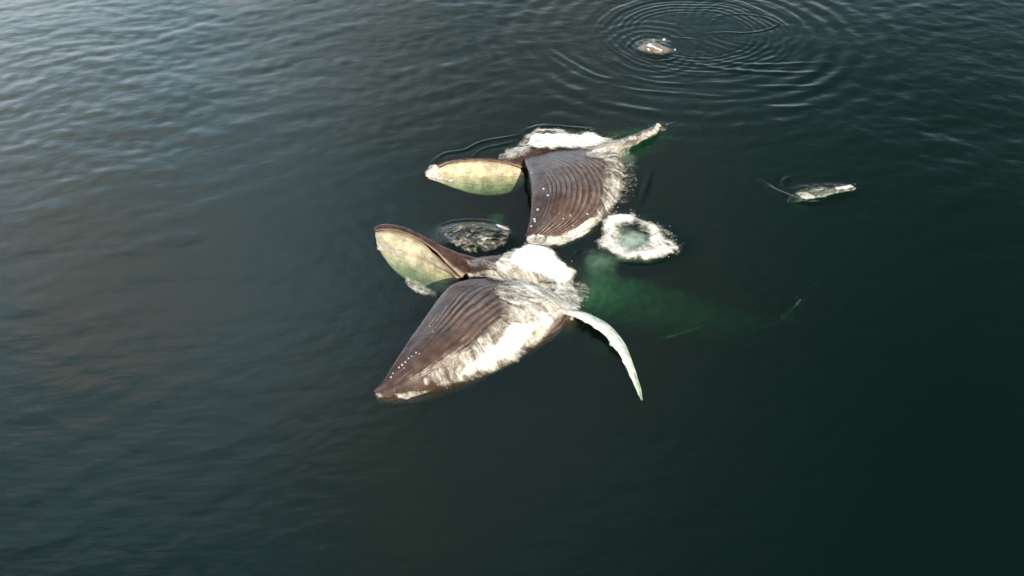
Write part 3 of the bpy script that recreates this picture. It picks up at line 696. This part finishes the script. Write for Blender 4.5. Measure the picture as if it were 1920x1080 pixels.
SPRAYSRC = []
FLOW = {'bright white water': ('lin', 8), 'lacy foam': ('rad', 1030, 350), 'strip of foam': ('lin', 20), 'broad sheet': ('rad', 760, 560), 'ring of white': ('lin', -25, .8, 1.05),
        'thick white': ('lin', -30), 'thin broken': ('lin', 4, 1.1, 2.0), 'ragged foam': ('lin', 8), 'foam streaks': ('lin', -30)}
for name, label, heap, step, polys in FOAM:
    allp = np.array([q for p_, _, _ in polys for q in p_], float)
    lo = allp.min(0)-22; hi = allp.max(0)+22
    cs = np.concatenate([P([lo[0], hi[0], lo[0], hi[0]], [lo[1], lo[1], hi[1], hi[1]], z) for z in (0, 1.2)])
    gx = np.arange(cs[:, 0].min(), cs[:, 0].max(), step); gy = np.arange(cs[:, 1].min(), cs[:, 1].max(), step)
    GX, GY = np.meshgrid(gx, gy); Z = topz(GX, GY)
    px, py = proj(np.stack([GX, GY, Z], -1))
    wx_ = px+7*fbm(GX*1.6, GY*1.6, 2., 4); wy_ = py+6*fbm(GX*1.6, GY*1.6, 6., 4)
    D = np.full(GX.shape, -1.0)
    for poly, den, fe in polys:
        sd = inpoly(wx_, wy_, poly); v = den*sstep(sd, -fe*.55, fe*.6)
        v = np.where(sd < -fe*.55, -.6, v-.25*(1-sstep(sd, -fe*.55, fe*.6))); D = np.maximum(D, v)
    if name == 'foam_ring':
        sd = inpoly(wx_, wy_, HOLE); D = D-.66*sstep(sd, -18, 12)*(1+.7*fbm(GX*2.2, GY*2.2, 1., 3))+.16*fbm(GX*1.8, GY*1.8, 9., 3)
    if 'heaped behind' in label:
        D = np.maximum(D, -1)
    D = D+.10*fbm(GX*1.1, GY*1.1, 3., 3)
    pos = sstep(D, .25, 1.0)
    lump = (.55+.9*fbm(GX*1.4, GY*1.4, 4., 3))*pos
    Zf = Z+.022+.03*sstep(Z, .1, .4)+heap*.6*np.maximum(lump*.8+pos*.22*fbm(GX*4, GY*4, 1., 2), 0)
    V = np.stack([GX, GY, Zf], -1)
    fl = next((v for k_, v in FLOW.items() if label.startswith(k_)), ('lin', 0))
    bx = GX+.25*fbm(GX*1.3, GY*1.3, 12., 3); by = GY+.25*fbm(GX*1.3, GY*1.3, 15., 3)
    if fl[0] == 'lin':
        an = math.radians(fl[1]); ka, kb = fl[2:] if len(fl) > 2 else (.42, 1.25); f1 = (bx*math.cos(an)+by*math.sin(an))*ka; f2 = (-bx*math.sin(an)+by*math.cos(an))*kb
    else:
        c_ = P(fl[1], fl[2])[:2]; rr = np.hypot(bx-c_[0], by-c_[1]); rm = np.hypot(GX-c_[0], GY-c_[1])[D > .3].mean()
        f1 = rr*.42; f2 = np.arctan2(by-c_[1], bx-c_[0])*rm*1.25
    FLV = np.stack([f1, f2, Zf*.12], -1).reshape(-1, 3)
    keep = D > -.15
    c = keep[:-1, :-1] & keep[1:, :-1] & keep[:-1, 1:] & keep[1:, 1:]
    F = gridF(*GX.shape, False).reshape(GX.shape[0]-1, GX.shape[1]-1, 4)[c]
    used = np.unique(F); remap = np.zeros(GX.size, int); remap[used] = np.arange(len(used))
    VV = V.reshape(-1, 3)[used]; org = VV.mean(0); org[2] = 0
    o = link(name, mesh_from(name, VV-org, remap[F], {'dens': ('FLOAT', D.ravel()[used]), 'flow': ('FLOAT_VECTOR', FLV[used])}), fm, None, org)
    tag(o, label, 'foam', kind='stuff')
    SPRAYSRC.append((label, VV, D.ravel()[used]))

# ---- clouds of bubbles under the surface: stacked thin shells of air, soft edged
bmx, t = mat_new('submerged_bubbles')
o = N(t, 'ShaderNodeOutputMaterial'); b = N(t, 'ShaderNodeBsdfDiffuse'); b.inputs[0].default_value = (.75, .80, .74, 1)
at = N(t, 'ShaderNodeAttribute', attribute_name='dens'); tcn = N(t, 'ShaderNodeTexCoord')
na = N(t, 'ShaderNodeTexNoise', ins={'Scale': 2.4, 'Detail': 5.0, 'Roughness': .6}); t.links.new(tcn.outputs['Object'], na.inputs['Vector'])
al = M(t, 'MULTIPLY', at.outputs['Fac'], M(t, 'ADD', M(t, 'MULTIPLY', na.outputs['Fac'], 1.6), -.25), True)
tr = N(t, 'ShaderNodeBsdfTransparent'); mx = N(t, 'ShaderNodeMixShader')
t.links.new(al, mx.inputs[0]); t.links.new(tr.outputs[0], mx.inputs[1]); t.links.new(b.outputs[0], mx.inputs[2]); t.links.new(mx.outputs[0], o.inputs[0])
BUB = [('pale green bubble cloud under the splash ring', 1182, 446, 1.5, 1.0, -.10, 1.0, 3),
       ('green bubble cloud sinking between splash ring and foam churn', 1126, 482, .95, .95, -.6, .42, 3),
       ('faint green bubble cloud left of the farther pouch', 932, 404, .8, .35, -1.5, .40, 2),
       ('dim green bubble trail under the raised white flipper', 1110, 650, 1.6, .8, -2.2, .12, 2),
       ('dim bubble veil above the sunken body of the nearer whale', 1290, 590, 2.6, 1.0, -1.8, .05, 2),
       ('milky water under the foam on the nearer whale', 1000, 560, 2.2, 1.3, -.3, .5, 2),
       ('milky water under the farther whale flipper', 1160, 290, 1.2, .8, -.3, .30, 2)]
for label, px, py, rx, ry, z, den, nl in BUB:
    c = P(px, py, z); g = np.linspace(-1, 1, 48); A_, B_ = np.meshgrid(g, g); Vl, Dl, Fl = [], [], []
    for l in range(nl):
        r = np.hypot(A_, B_); d = den*(1-sstep(r+.45*fbm(A_*2+l*3, B_*2, z, 3), .15, .9))*(1-sstep(r, .75, 1))
        Vl.append(np.stack([A_*rx, B_*ry, -.22*l+.08*fbm(A_*3, B_*3, l, 2)-.25*r*r], -1).reshape(-1, 3)); Dl.append(d.ravel()); Fl.append(gridF(48, 48, False)+l*48*48)
    o = link('bubble_cloud', mesh_from('bubble_cloud', np.concatenate(Vl), np.concatenate(Fl), {'dens': ('FLOAT', np.concatenate(Dl))}), bmx, None, c)
    tag(o, label, 'bubbles', kind='stuff')

# ---- spray: droplets thrown from the foam edges
sm, t = mat_new('spray'); o = N(t, 'ShaderNodeOutputMaterial'); b = N(t, 'ShaderNodeBsdfPrincipled'); b.inputs['Base Color'].default_value = (.85, .84, .78, 1); b.inputs['Roughness'].default_value = .25
t.links.new(b.outputs[0], o.inputs[0])
TV = np.array([[1, 0, 0], [-.5, .87, 0], [-.5, -.87, 0], [0, 0, 1.], [0, 0, -1.]]); TF = np.array([[0, 1, 3], [1, 2, 3], [2, 0, 3], [1, 0, 4], [2, 1, 4], [0, 2, 4]])
r9 = np.random.default_rng(9)
for label, VV, D in SPRAYSRC:
    if 'dome' in label or 'mouth' in label: continue
    edge = np.where((D > .3) & (D < .62))[0]
    if len(edge) < 10: continue
    n = min(700, len(edge)//30)
    k = r9.choice(edge, n); p = VV[k]+np.c_[r9.normal(0, .07, n), r9.normal(0, .07, n), np.abs(r9.normal(0, .07, n))+.02]
    size = np.clip(r9.lognormal(-4.75, .5, n), .003, .022)
    V = (p[:, None]+TV[None]*size[:, None, None]*np.array([1.2, .9, .9])).reshape(-1, 3); F = (TF[None]+(np.arange(n)*5)[:, None, None]).reshape(-1, 3)
    org = V.mean(0); o = link('spray', mesh_from('spray', V-org, F), sm, None, org)
    tag(o, 'fine white droplets over the '+label.split(' ', 1)[1] if False else 'spray droplets: '+label, 'spray', kind='stuff')
print('verts', sum(len(o.data.vertices) for o in scene.objects if o.type == 'MESH'))
